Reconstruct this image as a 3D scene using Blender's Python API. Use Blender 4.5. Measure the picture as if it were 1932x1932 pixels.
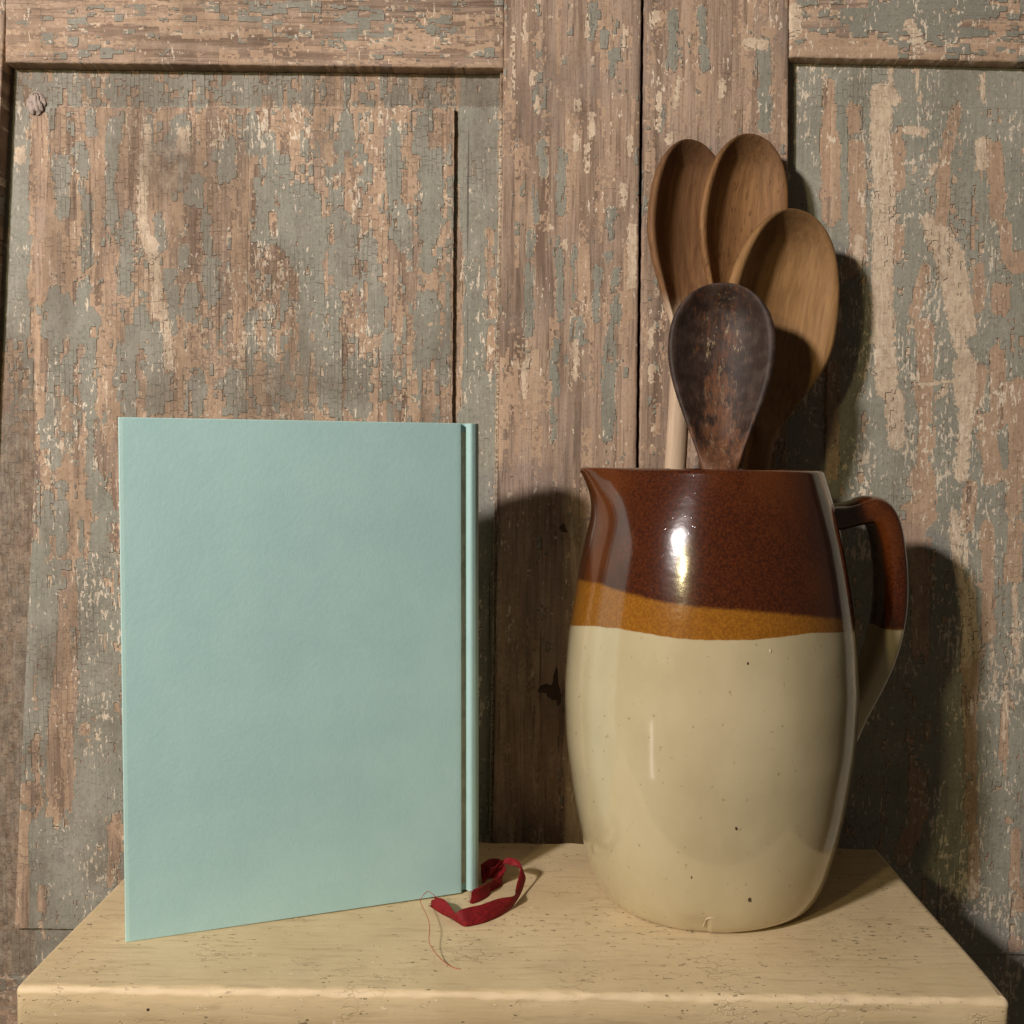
import bpy, math, random
import numpy as np
from mathutils import Vector, Matrix
random.seed(7); rng = np.random.default_rng(11)
for o in list(bpy.data.objects): bpy.data.objects.remove(o)
S = bpy.context.scene; COL = S.collection

# ------------------------------------------------------------------ camera
H, F, PITCH, ROLL = .21, 1950., .048, .0090          # metres above the box top, focal length in 1932-px units
fwd = np.array([0, math.cos(PITCH), -math.sin(PITCH)]); r0 = np.array([1., 0, 0]); u0 = np.cross(r0, fwd)
A = math.cos(ROLL)*r0 + math.sin(ROLL)*u0; Cc = -math.sin(ROLL)*r0 + math.cos(ROLL)*u0
CAM = np.array([0, 0, H])
cd = bpy.data.cameras.new('camera'); cam = bpy.data.objects.new('camera', cd); COL.objects.link(cam)
cd.sensor_width = 36; cd.lens = 36*F/1932; cd.clip_start = .01; cd.clip_end = 50
cam.matrix_world = Matrix(((A[0], Cc[0], -fwd[0], 0), (A[1], Cc[1], -fwd[1], 0), (A[2], Cc[2], -fwd[2], H), (0, 0, 0, 1)))
S.camera = cam
# ------------------------------------------------------------------ world and lamps
W = bpy.data.worlds.new('World'); S.world = W; W.use_nodes = True
W.node_tree.nodes['Background'].inputs[0].default_value = (.60, .49, .37, 1)
W.node_tree.nodes['Background'].inputs[1].default_value = .088
def lamp(name, kind, loc, energy, col, size, target=(0.02, .52, .12), size_y=None):
    d = bpy.data.lights.new(name, kind); d.energy = energy; d.color = col
    if kind == 'AREA':
        d.shape = 'RECTANGLE' if size_y else 'DISK'; d.size = size
        if size_y: d.size_y = size_y
    else: d.shadow_soft_size = size
    o = bpy.data.objects.new(name, d); COL.objects.link(o); o.location = loc
    v = Vector(target)-Vector(loc); o.rotation_euler = v.to_track_quat('-Z', 'Y').to_euler(); return o
lamp('key_lamp', 'POINT', (-.64, -.36, .63), 54.0, (1.0, .92, .90), .045)
lamp('second_lamp', 'POINT', (-.54, -.44, .47), 9.5, (1.0, .83, .42), .03)
lamp('low_light', 'AREA', (-1.05, -.36, -.42), 0.20, (1.0, .88, .78), .06, target=(.04, .45, .07), size_y=.34)
S.view_settings.view_transform = 'Standard'; S.view_settings.look = 'None'; S.view_settings.exposure = 0; S.view_settings.gamma = 1
S.render.engine = 'CYCLES'; S.render.resolution_x = 1024; S.render.resolution_y = 1024

# ------------------------------------------------------------------ measuring helpers (photo pixels, 1932 wide)
def ray(px, py): return fwd + A*(px-966)/F - Cc*(py-966)/F
def ground(px, py, z=0.):
    d = ray(px, py); return CAM + d*(z-H)/d[2]
def at_y(px, py, Y):
    d = ray(px, py); return CAM + d*Y/d[1]
D0, YAW = .585, -.0139
DN = np.array([-math.sin(YAW), math.cos(YAW), 0]); DX = np.array([math.cos(YAW), math.sin(YAW), 0]); DO = np.array([0, D0, 0])
def door_pt(px, py, dep):                # point in the door's own frame (x right, y depth, z up)
    d = ray(px, py); t = (dep + DO@DN - CAM@DN)/(d@DN); P = CAM + d*t - DO
    return np.array([P@DX, P@DN, P[2]])
def to_px(P):                            # door frame -> photo px
    w = DO + P[..., 0:1]*DX + P[..., 1:2]*DN + P[..., 2:3]*np.array([0, 0, 1.]) - CAM
    k = w@fwd; return 966 + F*(w@A)/k, 966 - F*(w@Cc)/k

# ------------------------------------------------------------------ object helpers
def setp(o, label=None, cat=None, group=None, kind=None):
    for k, v in (('label', label), ('category', cat), ('group', group), ('kind', kind)):
        if v: o[k] = v
    return o
def empty(name, loc=(0, 0, 0), rz=0, **k):
    o = bpy.data.objects.new(name, None); o.empty_display_size = .02; COL.objects.link(o); o.location = loc; o.rotation_euler = (0, 0, rz)
    return setp(o, **k)
def mesh(name, V, Fc, mat, parent=None, smooth=True, attrs=None, **k):
    me = bpy.data.meshes.new(name); me.from_pydata([tuple(map(float, v)) for v in V], [], Fc); me.update()
    if smooth: me.shade_smooth()
    if mat: me.materials.append(mat)
    for n, a in (attrs or {}).items():
        at = me.attributes.new(n, 'FLOAT', 'POINT'); at.data.foreach_set('value', np.asarray(a, dtype=np.float32))
    o = bpy.data.objects.new(name, me); COL.objects.link(o)
    if parent: o.parent = parent
    return setp(o, **k)
def bevel(o, w, seg=2, ang=35):
    b = o.modifiers.new('bevel', 'BEVEL'); b.width = w; b.segments = seg; b.limit_method = 'ANGLE'; b.angle_limit = math.radians(ang)
    return o
def edge_sharp(o, ang=40):
    try: o.data.set_sharp_from_angle(angle=math.radians(ang))
    except Exception: pass
    return o

# ------------------------------------------------------------------ node helpers
class NT:
    def __init__(s, name):
        s.m = bpy.data.materials.new(name); s.m.use_nodes = True; s.t = s.m.node_tree; s.n = s.t.nodes
        s.b = s.n['Principled BSDF']
    def new(s, t, **k):
        x = s.n.new(t)
        for a, v in k.items(): setattr(x, a, v)
        return x
    def put(s, sock, v):
        if isinstance(v, bpy.types.NodeSocket): s.t.links.new(v, sock)
        elif v is not None:
            if hasattr(sock.default_value, '__len__') and not hasattr(v, '__len__'): v = (v, v, v)
            if hasattr(v, '__len__') and len(sock.default_value) == 4 and len(v) == 3: v = (*v, 1)
            sock.default_value = v
    def math(s, op, a, b=None, c=None, clamp=False):
        x = s.new('ShaderNodeMath', operation=op, use_clamp=clamp); s.put(x.inputs[0], a)
        if b is not None: s.put(x.inputs[1], b)
        if c is not None: s.put(x.inputs[2], c)
        return x.outputs[0]
    def vmul(s, v, k):
        x = s.new('ShaderNodeVectorMath', operation='MULTIPLY'); s.put(x.inputs[0], v); s.put(x.inputs[1], k); return x.outputs[0]
    def vadd(s, v, k):
        x = s.new('ShaderNodeVectorMath', operation='ADD'); s.put(x.inputs[0], v); s.put(x.inputs[1], k); return x.outputs[0]
    def noise(s, v, scale, detail=3, rough=.5, dist=0):
        x = s.new('ShaderNodeTexNoise'); s.put(x.inputs['Vector'], v); s.put(x.inputs['Scale'], scale)
        s.put(x.inputs['Detail'], detail); s.put(x.inputs['Roughness'], rough); s.put(x.inputs['Distortion'], dist); return x.outputs[0]
    def nvec(s, v, scale, detail=2):
        x = s.new('ShaderNodeTexNoise'); s.put(x.inputs['Vector'], v); s.put(x.inputs['Scale'], scale); s.put(x.inputs['Detail'], detail)
        y = s.new('ShaderNodeVectorMath', operation='SUBTRACT'); s.put(y.inputs[0], x.outputs[1]); y.inputs[1].default_value = (.5, .5, .5); return y.outputs[0]
    def vor(s, v, scale=1., feature='F1', metric='EUCLIDEAN', out='Distance', rnd=1.):
        x = s.new('ShaderNodeTexVoronoi', feature=feature)
        if feature != 'DISTANCE_TO_EDGE': x.distance = metric
        s.put(x.inputs['Vector'], v); s.put(x.inputs['Scale'], scale); s.put(x.inputs['Randomness'], rnd); return x.outputs[out]
    def step(s, v, lo, hi):
        x = s.new('ShaderNodeMapRange', interpolation_type='SMOOTHSTEP'); s.put(x.inputs[0], v); s.put(x.inputs[1], lo); s.put(x.inputs[2], hi); return x.outputs[0]
    def mix(s, f, a, b, mode='MIX'):
        x = s.new('ShaderNodeMix', data_type='RGBA', blend_type=mode); s.put(x.inputs[0], f); s.put(x.inputs[6], a); s.put(x.inputs[7], b); return x.outputs[2]
    def obj(s): return s.new('ShaderNodeTexCoord').outputs['Object']
    def attr(s, n):
        return s.new('ShaderNodeAttribute', attribute_name=n).outputs['Fac']
    def bump(s, h, dist, strength=1., normal=None):
        x = s.new('ShaderNodeBump'); s.put(x.inputs['Height'], h); s.put(x.inputs['Distance'], dist); s.put(x.inputs['Strength'], strength)
        if normal is not None: s.put(x.inputs['Normal'], normal)
        return x.outputs[0]
    def out(s, col=None, rough=None, normal=None, **k):
        if col is not None: s.put(s.b.inputs['Base Color'], col)
        if rough is not None: s.put(s.b.inputs['Roughness'], rough)
        if normal is not None: s.put(s.b.inputs['Normal'], normal)
        for a, v in k.items(): s.put(s.b.inputs[a], v)
        return s.m

GREY = (.268, .262, .214); PEACH = (.585, .435, .31); WOODL = (.45, .315, .222); WOODD = (.165, .110, .076); CREAM = (.72, .585, .43); WHITE = (.84, .75, .61)
def door_mat(name, horizontal=False, primer=.5, seed=0., speck=.5, crackle=.5, gg=1.):
    """weathered door: bare grained pine, remains of a peach primer, chipped grey-green paint, cream smears, grime.
       attributes: cov (grey paint there), cre (cream smear there), dirt"""
    t = NT(name); P = t.vadd(t.obj(), (seed, 0, seed*.37))
    q = t.new('ShaderNodeSeparateXYZ'); t.put(q.inputs[0], P); X, Z = q.outputs[0], q.outputs[2]
    if horizontal: c = t.new('ShaderNodeCombineXYZ'); t.put(c.inputs[0], Z); t.put(c.inputs[1], q.outputs[1]); t.put(c.inputs[2], X); G = c.outputs[0]
    else: G = P
    def comb(x, z):
        c = t.new('ShaderNodeCombineXYZ'); t.put(c.inputs[0], x); t.put(c.inputs[2], z); return c.outputs[0]
    def rnd(v, k=0.):
        w = t.new('ShaderNodeTexWhiteNoise', noise_dimensions='3D'); t.put(w.inputs[0], t.vadd(v, (k, k, k))); return w.outputs['Value']
    def blocks(V, fx, fz, k):
        """upright staggered rectangles of uneven size: returns their corner position (metres), a random value, distance to their border"""
        a = t.new('ShaderNodeSeparateXYZ'); t.put(a.inputs[0], V); x, z = a.outputs[0], a.outputs[2]
        if horizontal: fx, fz = fz*.9, fx*.9
        xs = t.math('ADD', t.math('MULTIPLY', x, fx), t.math('MULTIPLY', t.noise(t.vmul(V, (1, 0, .12)), fx*.42, 1), 1.9))
        col = t.math('FLOOR', xs); fxr = t.math('SUBTRACT', xs, col)
        off = rnd(comb(col, k), k)
        zs = t.math('ADD', t.math('ADD', t.math('MULTIPLY', z, fz), t.math('MULTIPLY', off, 7.3)), t.math('MULTIPLY', t.noise(comb(t.math('MULTIPLY', off, 50.), z), fz*.45, 1), 1.6))
        row = t.math('FLOOR', zs); fzr = t.math('SUBTRACT', zs, row)
        pos = comb(t.math('DIVIDE', col, fx), t.math('DIVIDE', t.math('SUBTRACT', row, t.math('MULTIPLY', off, 7.3)), fz))
        bx_ = t.math('MULTIPLY', t.math('MINIMUM', fxr, t.math('SUBTRACT', 1., fxr)), 1/fx*1000); bz_ = t.math('MULTIPLY', t.math('MINIMUM', fzr, t.math('SUBTRACT', 1., fzr)), 1/fz*1000)
        return pos, rnd(comb(col, row), k+3.), bx_, bz_
    if horizontal:
        def strk(v, a): return t.vmul(v, (a[2], 0, a[0]))
    else:
        def strk(v, a): return t.vmul(v, a)
    cov = t.math('SUBTRACT', t.attr('cov'), .5)
    def greyness(V):
        W_ = t.vadd(V, t.vmul(t.nvec(V, 420, 2), (.0011, 0, .0011)))
        p1, r1, b1, b2 = blocks(W_, 360, 170, 1.); p2, r2, _, _ = blocks(W_, 900, 620, 5.)
        n1 = t.noise(strk(p1, (125, 0, 13)), 1., 2, .5); n2 = t.noise(strk(p2, (420, 0, 130)), 1., 2, .6)
        nb = t.math('ADD', t.math('MULTIPLY', t.math('SUBTRACT', n1, .5), 2.0), t.math('MULTIPLY', t.math('SUBTRACT', n2, .5), .9))
        nb = t.math('ADD', nb, t.math('MULTIPLY', t.math('SUBTRACT', r1, .5), .70)); nb = t.math('ADD', nb, t.math('MULTIPLY', t.math('SUBTRACT', r2, .5), .20))
        return t.math('ADD', t.math('MULTIPLY', cov, 1.25), nb), n2, r1, r2, p1, p2, b1, b2
    g, n2, r1, r2, p1, p2, b1, b2 = greyness(P)
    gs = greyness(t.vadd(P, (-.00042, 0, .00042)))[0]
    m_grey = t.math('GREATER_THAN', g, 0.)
    lip = t.math('MULTIPLY', t.math('GREATER_THAN', gs, 0.), t.math('SUBTRACT', 1., m_grey))  # strip beside each flake where its shade is painted in
    n3 = t.noise(strk(t.vadd(p1, (3.1, 0, 1.7)), (150, 0, 14)), 1., 2, .5)
    pr = t.math('ADD', n3, t.math('MULTIPLY', t.math('SUBTRACT', r2, .5), .10))
    pr = t.math('ADD', t.math('ADD', pr, t.math('MULTIPLY', t.math('SUBTRACT', r1, .5), .12)), t.math('MULTIPLY', t.attr('cov'), .12))
    m_prim = t.step(pr, .70-primer*.42, .715-primer*.42)
    m_cre = t.math('GREATER_THAN', t.math('ADD', t.math('MULTIPLY', t.math('SUBTRACT', t.attr('cre'), .36), 1.5), t.math('ADD', t.math('MULTIPLY', t.math('SUBTRACT', r2, .5), .55), t.math('MULTIPLY', t.math('SUBTRACT', n2, .5), 1.6))), 0.)
    # bare wood
    g1 = t.noise(t.vadd(t.vmul(G, (1, 0, .055)), t.vmul(t.nvec(G, 9, 2), (.010, 0, 0))), 260, 3, .62)
    g2 = t.noise(t.vadd(t.vmul(G, (1, 0, .05)), t.vmul(t.nvec(G, 6, 2), (.03, 0, 0))), 70, 3, .55)
    g3 = t.noise(t.vmul(G, (1, 0, .03)), 900, 2, .6)
    wood = t.mix(t.step(g2, .32, .64), WOODD, WOODL)
    wood = t.mix(t.math('MULTIPLY', t.step(g1, .42, .62), .60), wood, (.50, .37, .275))
    wood = t.mix(t.math('MULTIPLY', t.step(g3, .50, .66), .58), wood, (.15, .10, .072))
    blotch = t.noise(P, 22, 4, .6)
    wood = t.mix(t.math('MULTIPLY', t.step(blotch, .42, .72), .50), wood, (.33, .26, .22))
    prim = t.mix(t.math('MULTIPLY', t.step(g1, .38, .66), .5), (.47, .325, .22), PEACH)
    prim = t.mix(t.math('MULTIPLY', t.step(g3, .52, .8), .28), prim, (.2, .12, .075))
    prim = t.mix(t.math('MULTIPLY', t.math('GREATER_THAN', r1, .62), .35), prim, (.40, .27, .185))
    gr = t.mix(t.step(t.noise(P, 30, 4, .6), .35, .7), GREY, (.325, .312, .258))
    gr = t.mix(t.math('MULTIPLY', t.step(g3, .45, .8), .28), gr, (.13, .12, .095))
    gr = t.mix(1., gr, (gg, gg, gg), 'MULTIPLY')
    gr = t.mix(t.math('MULTIPLY', r2, .22), gr, (.18, .17, .135))
    c = t.mix(m_prim, wood, prim)
    rim = t.math('MULTIPLY', t.math('GREATER_THAN', t.math('ADD', g, .10), 0.), t.math('SUBTRACT', 1., m_grey))
    c = t.mix(t.math('MULTIPLY', rim, t.math('MULTIPLY', t.step(t.noise(P, 60, 2), .47, .6), .75)), c, CREAM)
    c = t.mix(m_grey, c, gr)
    cm = t.mix(t.step(n2, .35, .65), CREAM, (.56, .43, .31))
    c = t.mix(m_cre, c, cm)
    # chips down to white ground: specks and short streaks, gathered in patches
    Pj = t.vadd(P, t.vmul(t.nvec(P, 500, 2), (.0016, 0, .0016)))
    zone = t.noise(t.vadd(P, (9, 0, 4)), 24, 3, .65); zone2 = t.noise(t.vmul(t.vadd(P, (2, 0, 8)), (1, 0, .35)), 75, 3, .6)
    sp = t.math('MAXIMUM', t.noise(t.vmul(Pj, (1, 0, .5)), 420, 3, .62), t.math('SUBTRACT', t.noise(t.vmul(Pj, (1, 0, .16)), 560, 2, .6), .015))
    thr = t.math('SUBTRACT', t.math('SUBTRACT', 1.06-speck*.09, t.math('MULTIPLY', zone, .40)), t.math('MULTIPLY', zone2, .30))
    m_sp = t.step(t.math('SUBTRACT', sp, thr), 0., .012)
    c = t.mix(t.math('MULTIPLY', m_sp, .9), c, t.mix(t.noise(P, 90, 2), WHITE, CREAM))
    # shade painted along the lower right of each flake, and rectangular checks where it has dried out
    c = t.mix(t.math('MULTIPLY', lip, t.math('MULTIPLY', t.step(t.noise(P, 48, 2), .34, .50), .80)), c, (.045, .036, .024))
    ckz = t.step(t.math('ADD', t.noise(t.vadd(P, (5, 0, 5)), 30, 3, .62), t.math('ADD', t.math('MULTIPLY', t.attr('dirt_shade'), .14), crackle*.10-.05)), .55, .65)
    near = t.math('MAXIMUM', t.math('MULTIPLY', t.math('LESS_THAN', b1, .17), t.math('GREATER_THAN', r1, .45)), t.math('MULTIPLY', t.math('LESS_THAN', b2, .16), t.math('LESS_THAN', r1, .62)))
    c = t.mix(t.math('MULTIPLY', t.math('MULTIPLY', near, ckz), .34), c, (.06, .042, .03))
    # grime, with the painted shade of the board sides on the same masks
    dn = t.noise(t.vmul(P, (1, 0, .45)), 34, 6, .72)
    dirt_shade = t.math('MULTIPLY', t.step(t.math('ADD', dn, t.math('MULTIPLY', t.attr('dirt_shade'), .30)), .46, .84), .80)
    c = t.mix(dirt_shade, c, t.mix(.70, c, (.105, .074, .048)))
    soil_shade = t.math('MULTIPLY', t.step(t.math('ADD', t.attr('dirt_shade'), t.math('MULTIPLY', t.math('SUBTRACT', t.noise(P, 60, 4, .7), .5), 1.2)), .80, 1.35), .66)
    c = t.mix(soil_shade, c, t.mix(t.step(t.noise(t.vmul(P, (1, 0, .6)), 170, 6, .75), .32, .70), (.120, .085, .058), (.36, .29, .22)))
    fine = t.noise(P, 520, 3, .7)
    c = t.mix(t.math('MULTIPLY', t.step(fine, .50, .74), .42), c, (.085, .06, .042))
    split = t.math('MULTIPLY', t.step(t.noise(t.vmul(G, (1, 0, .022)), 210, 2, .5), .705, .73), .6)
    c = t.mix(split, c, (.04, .025, .015))
    h = t.math('ADD', t.math('MULTIPLY', m_grey, .55), t.math('MULTIPLY', m_prim, .22))
    h = t.math('ADD', h, t.math('MULTIPLY', m_cre, .45))
    h = t.math('ADD', h, t.math('MULTIPLY', g1, .35))
    h = t.math('SUBTRACT', h, t.math('MULTIPLY', t.math('MULTIPLY', near, ckz), .5))
    h = t.math('ADD', h, t.math('MULTIPLY', fine, .22))
    n = t.bump(h, .0011, 1.0)
    rg = t.math('SUBTRACT', .84, t.math('MULTIPLY', m_grey, .16))
    return t.out(c, rg, n, **{'Specular IOR Level': .3})

def plain_dark():
    t = NT('interior_shade'); n = t.noise(t.obj(), 20, 3); return t.out(t.mix(n, (.012, .009, .007), (.02, .015, .01)), .9)

# ================================================================== the two cupboard doors
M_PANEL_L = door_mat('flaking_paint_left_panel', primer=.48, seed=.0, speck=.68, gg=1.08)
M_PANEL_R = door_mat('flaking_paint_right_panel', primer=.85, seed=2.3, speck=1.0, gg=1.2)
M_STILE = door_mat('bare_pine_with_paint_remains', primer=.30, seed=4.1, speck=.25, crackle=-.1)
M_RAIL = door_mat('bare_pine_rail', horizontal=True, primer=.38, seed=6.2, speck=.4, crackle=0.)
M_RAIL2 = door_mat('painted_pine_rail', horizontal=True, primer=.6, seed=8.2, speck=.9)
M_DARK = plain_dark()

def seg_field(X, Y, strokes):
    """largest stroke strength at each photo position; strokes are (polyline, width)"""
    out = np.zeros_like(X)
    for pts, w in strokes:
        if len(pts) == 1: pts = [pts[0], (pts[0][0], pts[0][1]+1)]
        for (x0, y0), (x1, y1) in zip(pts[:-1], pts[1:]):
            dx, dy = x1-x0, y1-y0; L = dx*dx+dy*dy+1e-6
            t = np.clip(((X-x0)*dx+(Y-y0)*dy)/L, 0, 1); d = np.hypot(X-x0-t*dx, Y-y0-t*dy)
            out = np.maximum(out, np.clip(1.0-(d-w*.5+5)/(10+w*.25), 0, 1))
    return out
def Z1(l): return [([(x/2.016, y0/2.016), (x/2.016, y1/2.016)], w/2.016) for x, y0, y1, w in l]
def Z2(l): return [([(x/3.023, 575+y0/3.023), (x/3.023, 575+y1/3.023)], w/3.023) for x, y0, y1, w in l]
def Z3(l): return [([(x/3.023, 1150+y/3.023) for x, y in p], w/3.023) for p, w in l]
def Z4(l): return [([(1469.6+x*.43, 63.9+y*.43) for x, y in p], w*.34) for p, w in l]
def Z5(l): return [([(1469.6+x*.2978, 894.6+y*.2978) for x, y in p], w*.24) for p, w in l]
def Z6(l): return [([(1533.5+x*.2395, 1469.6+y*.2395) for x, y in p], w*.2395) for p, w in l]
def Z7(l): return [([(894.6+x/2.327, y0/2.327), (894.6+x/2.327, y1/2.327)], w/2.327) for x, y0, y1, w in l]

LG = Z1([(345,430,500,34),(310,570,730,44),(235,610,800,54),(330,760,1000,40),(430,480,640,46),(425,640,850,34),(490,790,900,38),(475,930,1110,38),
 (600,830,930,56),(650,1040,1250,44),(545,1170,1260,40),(530,1200,1280,60),(315,1080,1280,44),(350,1200,1330,54),(215,1150,1260,90),(500,1260,1400,34),
 (470,1340,1400,60),(595,1260,1546,60),(335,1380,1546,54),(455,1420,1500,44),(250,1380,1480,44),(560,470,570,24),(640,540,600,34),(785,800,930,34),
 (860,560,660,64),(740,690,760,64),(700,950,1000,44),(810,1000,1120,64),(730,1100,1200,44),(1020,530,900,64),(1080,620,760,54),(1130,730,1000,74),
 (1200,760,1150,60),(1180,1100,1400,84),(1310,830,1060,70),(1250,1150,1546,74),(1400,930,1100,64),(1425,1100,1250,64),(1500,500,800,60),(1640,600,1000,74),
 (1520,820,900,74),(1620,1150,1350,84),(1690,1300,1450,44),(1470,1280,1500,44),(1360,1400,1546,74),(1100,1380,1500,64),(1090,820,900,90),(950,1200,1400,50),
 (680,470,560,60),(960,450,560,50),(1330,450,560,60),(1600,430,560,60),(900,1440,1546,70),(750,1440,1546,60)]) + \
 Z2([(280,0,160,90),(310,200,330,60),(305,330,680,64),(440,50,180,64),(515,60,280,54),(420,180,290,44),(520,310,680,62),(740,200,600,76),(260,690,770,84),
 (380,740,820,34),(320,760,900,64),(515,770,960,54),(510,1010,1100,54),(550,970,1050,60),(350,1040,1400,62),(270,1110,1240,64),(560,1100,1420,90),
 (260,1270,1400,64),(470,1240,1380,54),(620,1130,1190,54),(470,1470,1900,64),(540,1450,1900,96),(300,1500,1900,90),(220,1420,1900,110),(640,1450,1900,70)]) + \
 Z3([([(230,0),(220,400),(190,700),(170,950)],150),([(560,0),(540,600),(540,1000),(500,1800)],240),([(270,400),(240,1000)],50),([(640,0),(640,1150)],110),([(200,1150),(190,1800)],90),([(330,1200),(330,1850)],190),([(150,820),(150,1000)],50)])
LP = Z3([([(395,-40),(400,150),(385,400),(355,600),(345,700),(335,1180)],95),([(205,750),(200,1180)],42),([(160,1045)],80),([(130,1200),(115,1800)],56),([(645,1200),(625,1540)],52),([(490,680)],56),([(570,150),(570,210)],50),([(245,1600),(245,1700)],30)]) + \
 Z1([(1740,900,1546,22),(1868,880,1200,22),(1868,1250,1400,22),(145,450,780,36),(155,800,1130,26),(1280,300,400,34),(500,560,760,60),(560,600,900,30)])
LC = Z1([(560,480,640,14)]) + [([(270,300),(268,420),(280,470)], 13), ([(284,455),(294,510),(296,590)], 15), ([(306,590),(316,640),(320,690)], 12), ([(346,250),(342,285)], 16), ([(463,630),(456,668)], 6), ([(395,275),(420,262)], 5), ([(37,285),(38,300)], 14)]
RC = Z4([([(445,262),(450,500),(462,700),(455,950),(455,1200),(475,1550)],86),([(505,1590),(515,1780)],74),([(445,262),(500,285)],60),([(650,815),(720,1000),(760,1200),(790,1350),(830,1450),(820,1700),(800,1940)],52),
 ([(715,870),(780,970),(805,1100),(835,1300)],58),([(820,1450),(815,1600)],90),([(560,420),(640,430)],34),([(690,570),(645,650)],14),([(890,480),(890,570)],50),([(350,900),(345,1020)],36),([(590,595)],26),([(620,1540),(770,1525)],14),([(720,1570)],40)]) + \
 Z5([([(1110,250),(1130,600),(1180,800),(1195,1200)],48),([(1210,650),(1240,950),(1262,1150)],28),([(1170,300),(1185,580)],18),([(1340,1000),(1370,1320)],16),([(1490,700),(1510,1200)],18),([(1440,1250),(1420,1700)],16)])
RP = Z4([([(220,220),(215,450)],44),([(222,450),(232,800)],72),([(338,500),(345,950)],56),([(345,950),(300,1050)],60),([(505,480),(525,650)],54),([(770,330),(740,480),(722,600),(722,750),(700,860)],36),([(950,500),(960,780)],48),
 ([(990,830),(1000,980)],44),([(1045,1000)],84),([(880,1030),(875,1200)],32),([(970,1130),(975,1200)],60),([(640,1030),(600,1220)],32),([(640,1280),(640,1650)],62),([(648,1700),(640,1940)],54),([(880,1480),(860,1700)],54),
 ([(960,1400),(960,1700)],52),([(1050,1550),(1050,1940)],62),([(900,1700),(940,1940)],66),([(330,330),(330,400)],50),([(520,860),(520,960)],36),([(235,1450),(235,1932)],40)]) + \
 Z5([([(920,0),(930,250)],120),([(860,220),(860,500)],100),([(890,520),(900,1150)],84),([(1220,80),(1190,330)],62),([(1320,330),(1330,1000)],60),([(1490,0),(1480,230)],84),([(1500,330),(1480,650)],80),([(1210,1200),(1210,1932)],60),([(1430,1400),(1420,1800)],26)]) + \
 Z6([([(1235,0),(1250,450),(1270,900)],56),([(1540,330)],30),([(1600,430),(1590,830)],52),([(1640,900),(1640,1000)],44),([(1600,1300)],84),([(830,0),(830,300),(700,600)],90)])
SG = Z7([(515,20,160,30),(605,230,330,26),(570,150,180,30),(265,380,490,24),(300,640,760,34),(272,800,960,24),(382,660,930,34),(240,1160,1460,30),(245,1010,1120,30),(380,1090,1400,20),(437,1080,1320,16),(540,1180,1400,32),(620,1190,1420,30),
 (600,1440,1560,40),(590,1600,1900,50),(355,1500,1740,34),(465,1420,1500,34),(600,920,1060,24),(598,1100,1150,14),(345,1800,1932,30),(870,60,290,26),(820,470,580,20)])
SC = Z7([(222,60,200,10),(498,60,160,10),(255,320,370,14),(280,430,490,14),(455,440,480,20),(515,500,600,16),(450,600,650,18),(498,640,760,12),(660,120,220,12),(655,810,900,16),(695,1000,1250,26),(220,1600,1740,16),(445,1500,1660,16),(235,1560,1600,10),
 (775,1450,1520,14),(775,1610,1670,14),(795,60,90,26),(812,420,480,20),(810,520,570,14),(855,600,620,20),(685,600,680,14),(400,1050,1100,12),(170,100,420,7)])

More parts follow.
